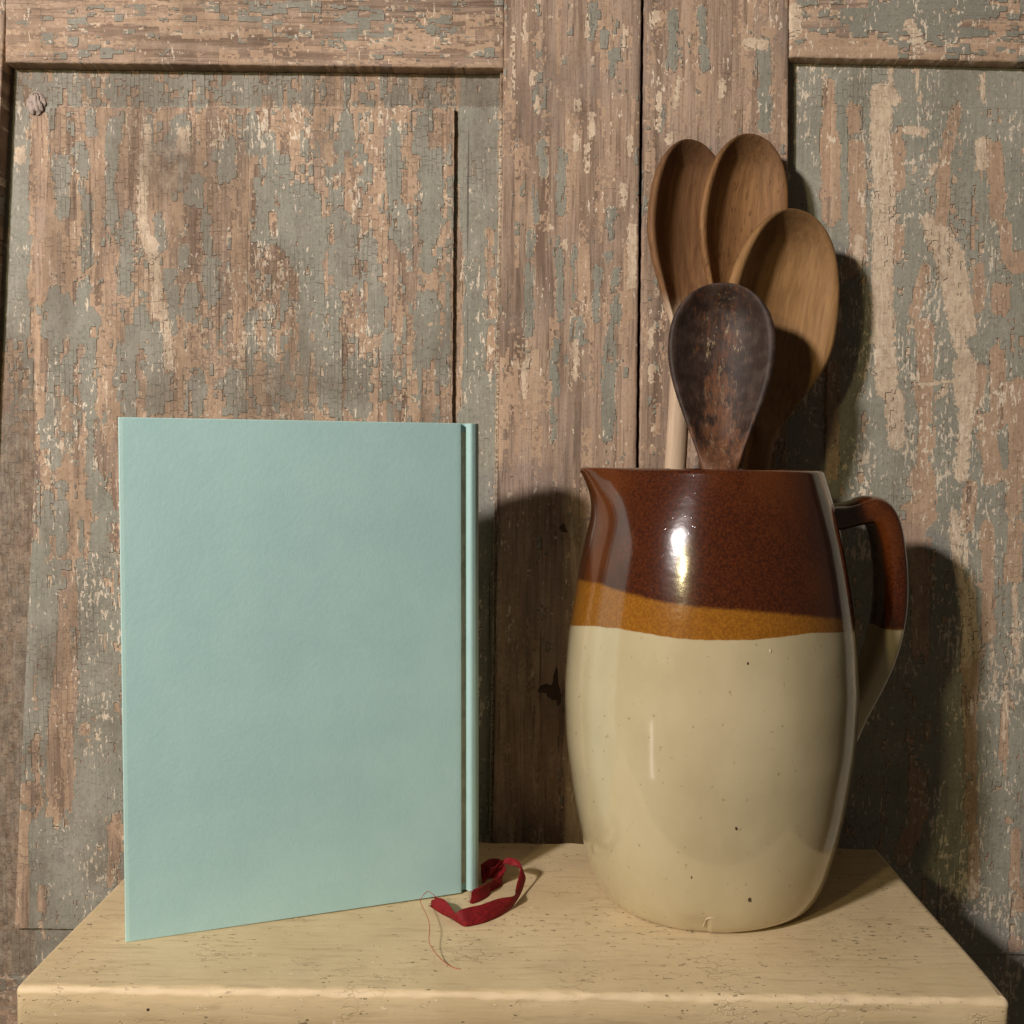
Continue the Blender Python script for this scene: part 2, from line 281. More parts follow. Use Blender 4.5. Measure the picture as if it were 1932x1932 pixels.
def board(name, mat, parent, quad, dep, thick, res=.0022, cov=.5, strokes=(), anti=(), cream=(), dirt_shade=None, warp=.00012, drop=.0009, smax=1., **k):
    """plank with its front on the door plane at depth dep; quad is photo px BL,BR,TR,TL; thickness goes back"""
    Q = [door_pt(x, y, dep) for x, y in quad]
    w = max(np.linalg.norm(Q[1]-Q[0]), np.linalg.norm(Q[2]-Q[3])); h = max(np.linalg.norm(Q[3]-Q[0]), np.linalg.norm(Q[2]-Q[1]))
    def par(L):
        n = max(2, int(L/res)); e = .0006/L; return np.concatenate([[0, e], np.linspace(e*3, 1-e*3, n), [1-e, 1]])
    U, Vv = par(w), par(h); nu, nv = len(U), len(Vv)
    u, v = np.meshgrid(U, Vv); u3, v3 = u[..., None], v[..., None]
    P = (1-u3)*(1-v3)*Q[0]+u3*(1-v3)*Q[1]+u3*v3*Q[2]+(1-u3)*v3*Q[3]
    X, Y = to_px(P)
    ed = np.minimum(np.minimum(u, 1-u)*w, np.minimum(v, 1-v)*h)
    P[..., 1] += np.where(ed < 1e-6, drop, np.where(ed < .0007, .0002, 0))
    P[..., 1] += warp*(np.sin(P[..., 0]*41+dep*900)+np.sin(P[..., 2]*23+P[..., 0]*60)+1.2*np.sin(P[..., 2]*71))
    # worn, slightly ragged outline
    rag = (np.sin(P[..., 2]*310+Q[0][0]*90)+np.sin(P[..., 2]*733))*.00009
    P[..., 0] += np.where((u < 1e-6) | (u > 1-1e-6), rag, 0)
    P[..., 2] += np.where((v < 1e-6) | (v > 1-1e-6), (np.sin(P[..., 0]*290)+np.sin(P[..., 0]*811))*.00009, 0)
    g = seg_field(X, Y, strokes) if strokes else 0*X
    a = seg_field(X, Y, anti) if anti else 0*X
    cr = seg_field(X, Y, cream) if cream else 0*X
    base = cov(X, Y) if callable(cov) else cov+0*X
    cv = np.clip(np.maximum(base, g*smax)-a*1.1*(g < .999)-a*.6, 0, 1)
    dt = dirt_shade(X, Y) if dirt_shade else 0*X
    V = [tuple(p) for p in P.reshape(-1, 3)]; N = nu*nv
    Fc = [(j*nu+i, j*nu+i+1, (j+1)*nu+i+1, (j+1)*nu+i) for j in range(nv-1) for i in range(nu-1)]
    ring = [i for i in range(nu)]+[j*nu+nu-1 for j in range(1, nv)]+[(nv-1)*nu+i for i in range(nu-2, -1, -1)]+[j*nu for j in range(nv-2, 0, -1)]
    for q, i in enumerate(ring): V.append((V[i][0], dep+thick, V[i][2]))
    m = len(ring)
    Fc += [(ring[q], N+q, N+(q+1) % m, ring[(q+1) % m]) for q in range(m)]; Fc.append(tuple(N+q for q in range(m-1, -1, -1)))
    def ext(arr): arr = arr.reshape(-1); return np.concatenate([arr, arr[ring]])
    o = mesh(name, V, Fc, mat, parent, attrs=dict(cov=ext(cv), cre=ext(cr), dirt_shade=np.concatenate([dt.reshape(-1), np.full(len(ring), 1.6)])), **k); edge_sharp(o, 50); return o  # sides darkened by this attribute: painted shade for the unlit recess edges

def gauss(X, Y, x, y, sx, sy): return np.exp(-((X-x)/sx)**2-((Y-y)/sy)**2)
ld = empty('cupboard_door', tuple(DO), YAW, label='weathered left cupboard door behind the book, flaking grey over peach wood', cat='door')
rd = empty('cupboard_door', tuple(DO), YAW, label='right cupboard door behind the jug, greyer panel with cream paint streaks', cat='door')
def cov_lp(X, Y):
    c = np.where(Y > 1250, .80, .40)+0*X
    c = np.where((X > 866) & (X < 940), .98, c); c = np.where(X < 60-(Y-200)*.022, np.where(Y > 640, .42, .95), c)
    c = np.where((Y < 203) & (X < 860), .62, c); return c
def cov_lf(X, Y):
    c = .22+.09*np.sin(X*.021+Y*.004)+np.clip((Y-1120)/500, 0, .40)+.10*(X > 480)
    return c
def dirt_l(X, Y):
    d = .35*gauss(X, Y, 250, 300, 120, 200)+.5*gauss(X, Y, 420, 450, 90, 260)+.5*gauss(X, Y, 95, 280, 30, 90)+.6*gauss(X, Y, 110, 520, 40, 160)
    d = d+.28+.9*gauss(X, Y, 320, 320, 50, 60)+.5*gauss(X, Y, 600, 700, 120, 60)
    d = d+.8*gauss(X, Y, 330, 1000, 60, 60)+.7*gauss(X, Y, 300, 745, 60, 50)+.6*gauss(X, Y, 520, 745, 80, 60)+.8*gauss(X, Y, 95, 1250, 50, 70)+.5*gauss(X, Y, 180, 1640, 30, 26)
    return d
def dirt_lp(X, Y):
    return np.where(Y < 203, .75, 0)+np.where(X < 66, np.clip((Y-480)/420, 0, 1)*1.35+.12, 0)+.5*(Y > 1752)+.4*gauss(X, Y, 900, 300, 40, 160)
# left door: stiles, rails, recessed panel, raised field
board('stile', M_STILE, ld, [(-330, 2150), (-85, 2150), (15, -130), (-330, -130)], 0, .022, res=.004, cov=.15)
board('rail', M_RAIL, ld, [(9, 117), (951, 128), (952, -130), (10, -130)], 0, .022, cov=lambda X, Y: .12+.32*gauss(X, Y, 480, 35, 300, 40)+.25*gauss(X, Y, 830, 60, 90, 60), dirt_shade=lambda X, Y: .30*gauss(X, Y, 430, 40, 220, 90)+.2)
board('stile', M_STILE, ld, [(922, 2150), (1186, 2150), (1212, -130), (953.5, -130)], 0, .022, cov=.06, strokes=SG, cream=SC, dirt_shade=lambda X, Y: .25*gauss(X, Y, 1060, 300, 30, 400)+.9*gauss(X, Y, 1078, 1000, 26, 26)+.9*gauss(X, Y, 1050, 1330, 50, 70)+.7*gauss(X, Y, 1098, 210, 22, 28)+.25*(Y > 900))
board('panel', M_PANEL_L, ld, [(-330, 2150), (960, 2150), (975, 90), (14, 90)], .0105, .006, cov=cov_lp, strokes=(), anti=LP, cream=LC, dirt_shade=dirt_lp)
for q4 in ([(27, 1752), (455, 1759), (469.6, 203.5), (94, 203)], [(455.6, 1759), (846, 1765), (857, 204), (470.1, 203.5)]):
    board('panel_field', M_PANEL_L, ld, q4, .0070, drop=.0003, smax=.88, thick=.0034, res=.0018, cov=cov_lf, strokes=LG, anti=LP, cream=LC, dirt_shade=dirt_l)
board('rail', M_RAIL, ld, [(-330, 2150), (921, 2150), (922, 1852), (-330, 1838)], .0078, .012, res=.003, cov=.22, dirt_shade=lambda X, Y: .5+0*X)
board('bead', M_RAIL2, ld, [(919, 1850), (926, 1850), (951, 136), (944, 136)], .0045, .006, cov=.45, cream=[([(925,1600),(948,200)], 5)], dirt_shade=lambda X, Y: .3+0*X, res=.003)
# right door
board('stile', M_STILE, rd, [(1193, 2150), (1480, 2150), (1489, -130), (1217, -130)], .0005, .022, cov=.06, strokes=SG+[([(1438, 80), (1445, 240)], 20), ([(1320, 20), (1330, 130)], 12)], cream=SC+[([(1412, 80), (1440, 84)], 14), ([(1280, 150), (1275, 200)], 6), ([(1362, 152), (1360, 180)], 7)], dirt_shade=lambda X, Y: .25*gauss(X, Y, 1225, 300, 20, 500)+.2*gauss(X, Y, 1370, 150, 20, 200))
board('rail', M_RAIL2, rd, [(1490, 107), (2330, 125), (2330, -130), (1491, -130)], .0, .022, cov=lambda X, Y: .52+.30*gauss(X, Y, 1720, 10, 160, 60)-.35*gauss(X, Y, 1570, 80, 70, 60)-.2*(Y > 85)-.4*gauss(X, Y, 1880, 50, 100, 16), dirt_shade=lambda X, Y: 0*X, cream=[([(1497, 20), (1500, 60)], 20), ([(1715, 45), (1735, 80)], 14)])
board('panel', M_PANEL_R, rd, [(1455, 2150), (2330, 2150), (2330, 90), (1478, 90)], .0095, .006, cov=.97, anti=RP, cream=RC+[([(1553, 130), (1556, 160)], 5), ([(1678, 130), (1680, 170)], 6), ([(1727, 130), (1735, 190)], 5), ([(1852, 140), (1856, 190)], 6)])
board('panel_field', M_PANEL_R, rd, [(1540, 1798), (2160, 1806), (2160, 206), (1569, 199)], .0072, .0028, res=.0018, cov=.84, anti=RP, cream=RC, dirt_shade=lambda X, Y: .1*gauss(X, Y, 1700, 700, 200, 200))
board('rail', M_RAIL2, rd, [(1478, 2240), (2330, 2240), (2330, 2050), (1478, 2050)], .0, .022, res=.006, cov=.5)
# putty lump over an old nail at the panel's corner
def blob(name, mat, parent, c, rx, ry, rz, n=24, amp=.16, seed=0, creases=()):
    V, Fc = [], []
    for j in range(n+1):
        for i in range(2*n):
            th = math.pi*j/n; ph = math.pi*i/n
            d = np.array([math.sin(th)*math.cos(ph), math.sin(th)*math.sin(ph), math.cos(th)])
            k = 1+amp*(math.sin(3*ph+seed)*math.sin(2*th)+.5*math.sin(5*th+2*ph)+.35*math.sin(9*ph+3*th))
            for cx, cz, ang, wd in creases:
                s = abs((d[0]-cx)*math.cos(ang)+(d[2]-cz)*math.sin(ang)+.06*math.sin(d[2]*9))
                k -= .38*math.exp(-(s/wd)**2)*(d[1] < 0)
            V.append(np.array(c)+d*k*np.array([rx, ry, rz]))
    for j in range(n):
        for i in range(2*n): a = j*2*n+i; b = j*2*n+(i+1) % (2*n); Fc.append((a, b, b+2*n, a+2*n))
    return mesh(name, V, Fc, mat, parent)
t = NT('grey_putty'); pn = t.noise(t.obj(), 400, 4, .6)
M_PUTTY = t.out(t.mix(t.step(pn, .35, .7), (.44, .355, .305), (.25, .20, .17)), .8, t.bump(pn, .0006, .8))
blob('putty_lump', M_PUTTY, ld, door_pt(69, 195, .0100), .0056, .0028, .0066, amp=.07, creases=((-.12, 0, 0, .07), (.30, .1, .25, .06), (.62, .2, .4, .06)))
# nail holes and knots are separate small dark plugs set in the stile
t = NT('dark_knot'); kn = t.noise(t.vmul(t.obj(), (1, 1, .6)), 300, 3)
M_KNOT = t.out(t.mix(kn, (.035, .02, .012), (.09, .05, .03)), .8, t.bump(kn, .0005, .6))
for (x, y, rx, rz) in ((1062, 998, .0026, .0030), (1038, 1306, .0075, .0050), (1050, 1300, .0028, .0125)):
    blob('knot', M_KNOT, ld, door_pt(x, y, .0006), rx, .0009, rz, n=14, amp=.30, seed=x)
# near-black sheet, cupboard shade put into its colour, behind the gap between the doors
V = [(-.6, .640, -.5), (.75, .620, -.5), (.75, .620, .7), (-.6, .640, .7)]
cupboard = mesh('cupboard_shade_sheet', V+[(x, y+.02, z) for x, y, z in V], [(0, 1, 2, 3), (5, 4, 7, 6), (0, 4, 5, 1), (1, 5, 6, 2), (2, 6, 7, 3), (3, 7, 4, 0)], M_DARK, smooth=False, kind='structure')  # near-black sheet standing in for the shade inside the cupboard

# ================================================================== the cream painted box
def box_mat(name, front=False):
    t = NT(name); P = t.obj()
    w = t.vadd(P, t.vmul(t.nvec(P, 40, 3), (.01, .004, .004)))
    base = t.mix(t.step(t.noise(P, 14, 4, .6), .3, .7), (.610, .470, .268), (.705, .558, .335))
    base = t.mix(t.math('MULTIPLY', t.step(t.noise(t.vadd(P, (3, 3, 3)), 30, 4, .6), .5, .8), .35), base, (.44, .35, .235))
    gr = t.noise(t.vmul(w, (.10, 1, 1)), 330, 3, .6)
    base = t.mix(t.math('MULTIPLY', t.step(gr, .50, .74), .34), base, (.30, .215, .12))
    # fine broken crackle running with the grain
    ck = t.vor(t.vadd(t.vmul(P, (95, 260, 260)), t.vmul(t.nvec(P, 180, 3), (1.5, 1.5, 1.5))), 1., 'DISTANCE_TO_EDGE', out='Distance')
    zone = t.step(t.noise(t.vadd(P, (1, 5, 2)), 26, 4, .65), .52, .66)
    line = t.math('MULTIPLY', t.math('SUBTRACT', 1., t.step(ck, .0, .07)), zone)
    base = t.mix(t.math('MULTIPLY', line, .36), base, (.20, .135, .07))
    pit = t.noise(t.vmul(P, (.5, 1, 1)), 420, 3, .65)
    zone2 = t.noise(P, 18, 3, .6)
    mp = t.step(t.math('ADD', pit, t.math('MULTIPLY', zone2, .30)), .80, .82)
    base = t.mix(t.math('MULTIPLY', mp, .65), base, (.085, .055, .035))
    ms = t.step(t.math('ADD', t.noise(t.vadd(t.vmul(P, (.55, 1, 1)), (2, 2, 2)), 460, 3, .6), t.math('MULTIPLY', zone2, .22)), .775, .79)
    base = t.mix(t.math('MULTIPLY', ms, .8), base, (.80, .66, .46))
    h = t.math('SUBTRACT', t.math('MULTIPLY', t.noise(w, 60, 4, .6), .5), t.math('MULTIPLY', line, .25))
    h = t.math('SUBTRACT', h, t.math('MULTIPLY', mp, .5)); h = t.math('ADD', h, t.math('MULTIPLY', ms, .25)); h = t.math('SUBTRACT', h, t.math('MULTIPLY', gr, .3))
    edge = t.attr('edge')
    base = t.mix(t.math('MULTIPLY', t.step(t.math('ADD', edge, t.math('MULTIPLY', t.math('SUBTRACT', t.noise(t.vmul(P, (.3, 1, 1)), 160, 5, .75), .5), 2.6)), .60, .85), .6), base, (.74, .585, .385))
    return t.out(base, .62, t.bump(h, .0009, .7), **{'Specular IOR Level': .35})
M_BOX = box_mat('cream_painted_wood')
M_BOXF = box_mat('cream_painted_wood_front', True)
bx = empty('painted_box', (0, .48, 0), 0, label='cream painted wooden box with chipped edges, standing under the book and the jug', cat='box')
FL, FR, BR, BL = ground(26, 1862)[:2], ground(1909, 1886)[:2], ground(1655, 1599)[:2], ground(305, 1577)[:2]
c0 = np.array([0, .48])
def round_poly(corn, r, seg=6):
    out = []; n = len(corn)
    for i in range(n):
        p, a, b = corn[i], corn[i-1], corn[(i+1) % n]
        d1 = (a-p)/np.linalg.norm(a-p); d2 = (b-p)/np.linalg.norm(b-p)
        for k in range(seg+1):
            s = k/seg; out.append((1-s)**2*(p+d1*r)+2*s*(1-s)*p+s*s*(p+d2*r))
    return out
def slab(name, corn, z0, z1, ch, mat, parent, rcorner=.0034, nx=170, ny=70):
    """board with a worn rounded edge: dense top sheet plus rings going over the edge and down"""
    corn = [np.array(c)-c0 for c in corn]
    P = []
    ns = [nx, ny, nx, ny]
    base = round_poly(corn, rcorner)
    # resample the outline
    out = []
    for i in range(len(base)):
        a, b = base[i], base[(i+1) % len(base)]; L = np.linalg.norm(b-a); m = max(1, int(L/.0022))
        out += [a+(b-a)*k/m for k in range(m)]
    out = np.array(out); n = len(out); cen = out.mean(0)
    nrm = np.roll(out, -1, 0)-np.roll(out, 1, 0); nrm = np.stack([nrm[:, 1], -nrm[:, 0]], 1); nrm /= np.linalg.norm(nrm, axis=1)[:, None]
    rings = []; E = []
    wobx = np.sin(out[:, 0]*95+1)+np.sin(out[:, 0]*223+out[:, 1]*40)+.7*np.sin(out[:, 0]*517)
    for k in range(7):
        ang = k/6*math.pi/2
        ins = ch*(1+.5*wobx*.5)*(1-math.sin(ang)); dz = ch*(1-math.cos(ang))*(1+.10*wobx)
        rings.append(np.column_stack([out-nrm*ins[:, None], z1-dz])); E.append((0, .25, .7, 1, 1, .8, .3)[k])
    rings.append(np.column_stack([out-nrm*.0002, 0*wobx+z1-ch*1.6])); E.append(0)
    rings.append(np.column_stack([out, 0*wobx+z0])); E.append(0)
    V, Fc, ed = [], [], []
    for r, e in zip(rings, E):
        V += [tuple(p) for p in r]; ed += [e]*n
    for k in range(len(rings)-1):
        for i in range(n): Fc.append((k*n+(i+1) % n, k*n+i, (k+1)*n+i, (k+1)*n+(i+1) % n))
    Fc.append(tuple(range(n)))
    b0 = (len(rings)-1)*n; Fc.append(tuple(b0+i for i in range(n-1, -1, -1)))
    o = mesh(name, V, Fc, mat, parent, attrs=dict(edge=ed)); o.data.polygons[(len(rings)-1)*n].use_smooth = False; return o
slab('top_board', [FL, FR, BR, BL], -.030, 0, .0029, M_BOX, bx)
def cuboid(name, x0, x1, y0, y1, z0, z1, mat, parent, bw=.001, attrs=False, **k):
    V = [(x, y, z) for z in (z0, z1) for y in (y0, y1) for x in (x0, x1)]
    o = mesh(name, V, [(0, 2, 3, 1), (4, 5, 7, 6), (0, 1, 5, 4), (2, 6, 7, 3), (0, 4, 6, 2), (1, 3, 7, 5)], mat, parent, smooth=False, attrs=dict(edge=[0]*8), **k)
    if bw: bevel(o, bw)
    return o
yf = FL[1]-.48; yb = BL[1]-.48
cuboid('front_board', FL[0]+.002, FR[0]-.002, yf+.001, yf+.014, -.30, -.0302, M_BOXF, bx)
cuboid('side_board', FL[0]+.001, FL[0]+.013, yf+.0142, yb-.012, -.30, -.0302, M_BOXF, bx)
cuboid('side_board', FR[0]-.013, FR[0]-.001, yf+.0142, yb-.012, -.30, -.0302, M_BOXF, bx)
cuboid('back_board', FL[0]+.002, FR[0]-.002, yb-.0118, yb-.001, -.30, -.0302, M_BOXF, bx)
# worm holes in the box front edge: small dark pits
t = NT('worm_hole'); M_HOLE = t.out(t.mix(t.noise(t.obj(), 900, 2), (.02, .012, .008), (.07, .045, .03)), .9)

# ================================================================== the book
def book_mat():
    t = NT('aqua_book_cloth'); P = t.obj()
    c = t.mix(t.step(t.noise(P, 26, 5, .65), .35, .65), (.345, .540, .535), (.375, .575, .565))
    f = t.noise(P, 1500, 2, .6)
    c = t.mix(t.math('MULTIPLY', t.step(f, .4, .8), .22), c, (.46, .66, .62))
    e = t.attr('edge')
    c = t.mix(t.math('MULTIPLY', t.step(t.math('ADD', e, t.math('MULTIPLY', t.noise(P, 300, 3), .3)), .75, 1.1), .5), c, (.50, .72, .66))  # left board edge lightened in colour for the light its rounding catches
    h = t.math('ADD', t.math('MULTIPLY', f, .25), t.math('ADD', t.noise(P, 420, 3, .6), t.math('MULTIPLY', t.noise(P, 150, 3, .6), .7)))
    return t.out(c, .55, t.bump(h, .00022, .5), **{'Specular IOR Level': .35})
M_BOOK = book_mat()
t = NT('page_edges'); P = t.obj(); pg = t.noise(t.vmul(P, (.05, 1, .05)), 2500, 2)
M_PAGE = t.out(t.mix(t.step(pg, .4, .6), (.62, .53, .38), (.48, .40, .28)), .85)
near, far = ground(236.5, 1779), ground(912, 1682)
yawb = math.atan2(far[1]-near[1], far[0]-near[0]); BW = float(np.linalg.norm((far-near)[:2])); BH = .2278; BT = .021
book = empty('hardcover_book', tuple(near), yawb, label='closed pale aqua hardcover book standing upright with its spine to the right', cat='book')
book.rotation_euler = (math.radians(-.6), math.radians(-.25), yawb)
def cover():
    th = .0026; n = 40
    outer = [(0, 0)]; xs = BW
    # back board face (y=0 faces the camera), joint groove, ridge, rounded spine, far board
    hx = xs-.0110
    P = [(0.0, 0), (.0014, 0), (.003, 0), (.04, 0), (.09, 0), (hx-.003, 0), (hx-.0012, 0), (hx, .0002), (hx+.0003, .0030), (hx+.0027, .0031), (hx+.0040, .0005), (hx+.0052, .0000)]
    for k in range(0, 17):
        a = -math.pi/2+math.pi*k/16; P.append((xs-.0052+.0052*math.cos(a), BT/2+(BT/2-.0003)*math.sin(a)))
    Q = [(x, BT-y) for x, y in P[11::-1]]
    P += Q[0:]
    P = np.array(P)
    # inner offset
    T = np.gradient(P, axis=0); T /= np.linalg.norm(T, axis=1)[:, None]+1e-9
    Nn = np.stack([-T[:, 1], T[:, 0]], 1); I = P+Nn*th; I[:, 1] = np.clip(I[:, 1], th*.96, BT-th*.96); I[:, 0] = np.minimum(I[:, 0], xs-th)
    m = len(P); V = []; ed = []
    zs = [0, .0014, .003, .02, BH*.5, BH-.02, BH-.003, BH-.0014, BH]
    for z in zs:
        e = 1. if (z < .001 or z > BH-.001) else 0
        din = 0
        for (x, y), nn in zip(P, Nn): V.append((x+nn[0]*din, y+nn[1]*din, z)); ed.append(max(e, 1. if x < .002 else 0))
        for (x, y), nn in zip(I, Nn): V.append((x-nn[0]*din, y-nn[1]*din, z)); ed.append(e)
    K = 2*m; Fc = []
    for j in range(len(zs)-1):
        for i in range(m-1):
            a = j*K+i; Fc.append((a, a+1, a+1+K, a+K)); b = j*K+m+i; Fc.append((b+1, b, b+K, b+K+1))
        a = j*K; Fc.append((a+m, a, a+K, a+K+m)); a = j*K+m-1; Fc.append((a, a+m, a+m+K, a+K))
    for i in range(m-1):
        Fc.append((i+1, i, m+i, m+i+1)); a = (len(zs)-1)*K+i; Fc.append((a, a+1, a+m+1, a+m))
    o = mesh('cover', V, Fc, M_BOOK, book, attrs=dict(edge=ed)); edge_sharp(o, 60)
    b_ = bevel(o, .0011, 3, 50); b_.modifiers['bevel'].harden_normals = True
    return o
cover()
cuboid('page_block', .0035, BW-.006, .0029, BT-.0029, .0035, BH-.0035, M_PAGE, book, bw=.0006)
t = NT('headband_cloth'); M_HB = t.out(t.mix(t.noise(t.obj(), 700, 2), (.6, .52, .4), (.5, .42, .3)), .9)
cuboid('headband', BW-.0078, BW-.0052, .0036, BT-.0036, BH-.0034, BH-.0022, M_HB, book, bw=.0004)

# ================================================================== the stoneware jug
JC = np.array([.0972, .5025]); KS = F/.5025
prof_px = [(893, 203), (930, 214), (960, 223), (1000, 233.5), (1050, 244), (1100, 253), (1200, 267), (1300, 273), (1400, 268.5), (1500, 254), (1560, 242), (1600, 232), (1640, 220), (1690, 198)]
py_ = np.array([p[0] for p in prof_px]); pr_ = np.array([p[1] for p in prof_px])
def z_of(py): return at_y(1340, py, JC[1])[2]
zz = np.array([z_of(p) for p in py_]); zz[-1] = 0
order = np.argsort(zz); zz, rr = zz[order], (pr_/KS/1.0)[order]
_zf = np.linspace(0, zz[-1], 400); _rf = np.interp(_zf, zz, rr)
for _ in range(3):
    _p = np.pad(_rf, 9, mode='reflect', reflect_type='odd'); _rf = np.convolve(_p, np.ones(19)/19, 'valid')
_rf -= .0011*np.exp(-(_zf/.0016)**1.5)
def smooth_interp(x, xp, fp): return np.interp(x, _zf, _rf)
ZT = zz[-1]
SPA = math.radians(188)
def ang_diff(a, b): return (a-b+math.pi) % (2*math.pi)-math.pi
def jug_pt(r, z, a, inner=False):
    t = np.clip((z-(ZT-.026))/.026, 0, 1.05)
    d = ang_diff(a, SPA)
    wdt = .42-.14*t
    r2 = r+(.0130*t**1.9)*math.exp(-(d/wdt)**2)-.0016*t*math.exp(-((abs(d)-.85)/.35)**2)
    zz2 = z+.0003*max(0, t-.6)/.4*math.exp(-(d/.30)**2)
    # hand-thrown irregularity
    r2 *= 1+.0022*math.sin(2*a+z*20)+.0012*math.sin(3*a+1+z*45)
    return (r2*math.cos(a), r2*math.sin(a), zz2)
def interp_line(keys):                       # photo (px, py) pairs of a glaze line on the near side -> z by azimuth
    az, zs = [], []
    for px, py in keys:
        d = ray(px, py)[:]; 
        # intersect with a cylinder of the local radius
        z = .1
        for _ in range(12):
            r = float(smooth_interp(np.array([np.clip(z, zz[0], ZT)]), zz, rr)[0])*.999
            ox, oy = CAM[0]-JC[0], CAM[1]-JC[1]; a = d[0]**2+d[1]**2; b = 2*(ox*d[0]+oy*d[1]); c = ox*ox+oy*oy-r*r; disc = max(b*b-4*a*c, 0)
            t = (-b-math.sqrt(disc))/(2*a); z = CAM[2]+d[2]*t
        az.append(math.atan2(oy+d[1]*t, ox+d[0]*t)); zs.append(z)
    az = np.array(az); zs = np.array(zs); az = np.where(az > 0, az-2*math.pi, az); o = np.argsort(az); az, zs = az[o], zs[o]
    def f(a):
        a = (a+2*math.pi) % (2*math.pi)-2*math.pi   # -2pi..0
        A2 = np.concatenate([[az[-1]-2*math.pi], az, [az[0]+2*math.pi]]); Z2_ = np.concatenate([[zs[-1]], zs, [zs[0]]])
        return float(np.interp(a, A2, Z2_))
    return f
L_dark = interp_line([(1091, 1092), (1130, 1100), (1180, 1117), (1250, 1135), (1300, 1143), (1400, 1151), (1480, 1157), (1560, 1166), (1590, 1166)])
L_amb = interp_line([(1076, 1180), (1120, 1181), (1170, 1186), (1220, 1195), (1280, 1205), (1340, 1208), (1420, 1207), (1480, 1201), (1530, 1194), (1596, 1192)])
jug = empty('stoneware_jug', (JC[0], JC[1], 0), 0, label='stoneware jug with brown glazed top and cream body, holding the wooden spoons', cat='jug')
NA = 320
prof = []
for z in np.concatenate([np.linspace(0, .012, 9), np.linspace(.016, ZT-.004, 70), np.linspace(ZT-.003, ZT, 4)]):
    prof.append((float(smooth_interp(np.array([z]), zz, rr)[0]), float(z)))
rt = prof[-1][0]; wall = .0060
outer_n = len(prof)
for k in range(1, 9):
    a = math.pi*k/9; prof.append((rt-wall/2+wall/2*math.cos(a), ZT+.0022*math.sin(a)))
for z in np.linspace(ZT, .010, 40): prof.append((max(.001, float(smooth_interp(np.array([z]), zz, rr)[0])-wall), float(z)))
prof += [(.03, .0085), (.0005, .0083)]
V, Fc, dd, da = [], [], [], []
chip_az = math.atan2(ground(1332, 1757)[1]-JC[1], ground(1332, 1757)[0]-JC[0])
for k, (r, z) in enumerate(prof):
    for i in range(NA):
        a = 2*math.pi*i/NA; p = jug_pt(r, z, a)
        if k < 14:       # chipped and dented foot
            d = ang_diff(a, chip_az); g = math.exp(-(d/.17)**2)*math.exp(-((z-.004)/.0055)**2)*(1 if d < .03 else .25); sc = 1-.030*g
            p = (p[0]*sc, p[1]*sc, p[2])
            if z < .004: p = (p[0], p[1], p[2]+(1-z/.004)*.0012*max(0, math.sin(1.7*(a-chip_az)+2.2)))
        V.append(p); dd.append(z-L_dark(a)); da.append(z-L_amb(a) if k < outer_n+20 else 1.)
for k in range(len(prof)-1):
    for i in range(NA):
        a, b = k*NA+i, k*NA+(i+1) % NA; Fc.append((a, b, b+NA, a+NA))
Fc.append(tuple(range(NA-1, -1, -1))); 
e0 = (len(prof)-1)*NA; Fc.append(tuple(e0+i for i in range(NA)))
def glaze():
    t = NT('stoneware_glaze'); P = t.obj()
    wob = t.math('MULTIPLY', t.math('SUBTRACT', t.noise(P, 230, 4, .65), .5), .0016)
    d1 = t.math('ADD', t.attr('d_dark'), wob); d2 = t.math('ADD', t.attr('d_amber'), t.math('MULTIPLY', wob, .5))
    n = t.noise(P, 850, 3, .7); big = t.noise(t.vmul(P, (1, 1, .6)), 26, 4, .55)
    cream = t.mix(t.step(big, .3, .7), (.455, .382, .225), (.540, .458, .285))
    pits = t.step(t.noise(P, 380, 2, .5), .70, .735)
    cream = t.mix(t.math('MULTIPLY', pits, .55), cream, (.22, .15, .07))
    amber = t.mix(t.step(n, .35, .68), (.215, .078, .007), (.320, .128, .011))
    brown = t.mix(t.step(n, .35, .70), (.036, .0072, .0022), (.092, .0200, .0040))
    brown = t.mix(t.math('MULTIPLY', t.step(big, .46, .70), .48), brown, (.155, .042, .0075))
    c = t.mix(t.step(d2, -.0003, .0003), cream, amber)
    c = t.mix(t.step(d1, -.0014, .0010), c, brown)
    rip = t.noise(t.vmul(P, (1, 1, 1.4)), 48, 3, .5); mic = t.noise(P, 900, 2, .6)
    h = t.math('ADD', t.math('MULTIPLY', rip, 1.), t.math('MULTIPLY', mic, .05))
    h = t.math('SUBTRACT', h, t.math('MULTIPLY', pits, .08))
    nrm = t.bump(h, .0010, .25)
    return t.out(c, .16, nrm, **{'Specular IOR Level': .6, 'Coat Weight': 1.0, 'Coat Roughness': .07, 'Coat IOR': 1.48, 'IOR': 1.55})
M_GLAZE = glaze()
body = mesh('body', V, Fc, M_GLAZE, jug, attrs=dict(d_dark=dd, d_amber=da))
def on_jug(px, py, lift=0.):
    d = ray(px, py); z = .02
    for _ in range(12):
        q = (float(smooth_interp(np.array([np.clip(z, 0, ZT)]), zz, rr)[0])+lift); ox, oy = CAM[0]-JC[0], CAM[1]-JC[1]
        a = d[0]**2+d[1]**2; b = 2*(ox*d[0]+oy*d[1]); t = (-b-math.sqrt(max(b*b-4*a*(ox*ox+oy*oy-q*q), 0)))/(2*a); z = CAM[2]+d[2]*t
    P = CAM+d*t; return np.array([P[0]-JC[0], P[1]-JC[1], P[2]])
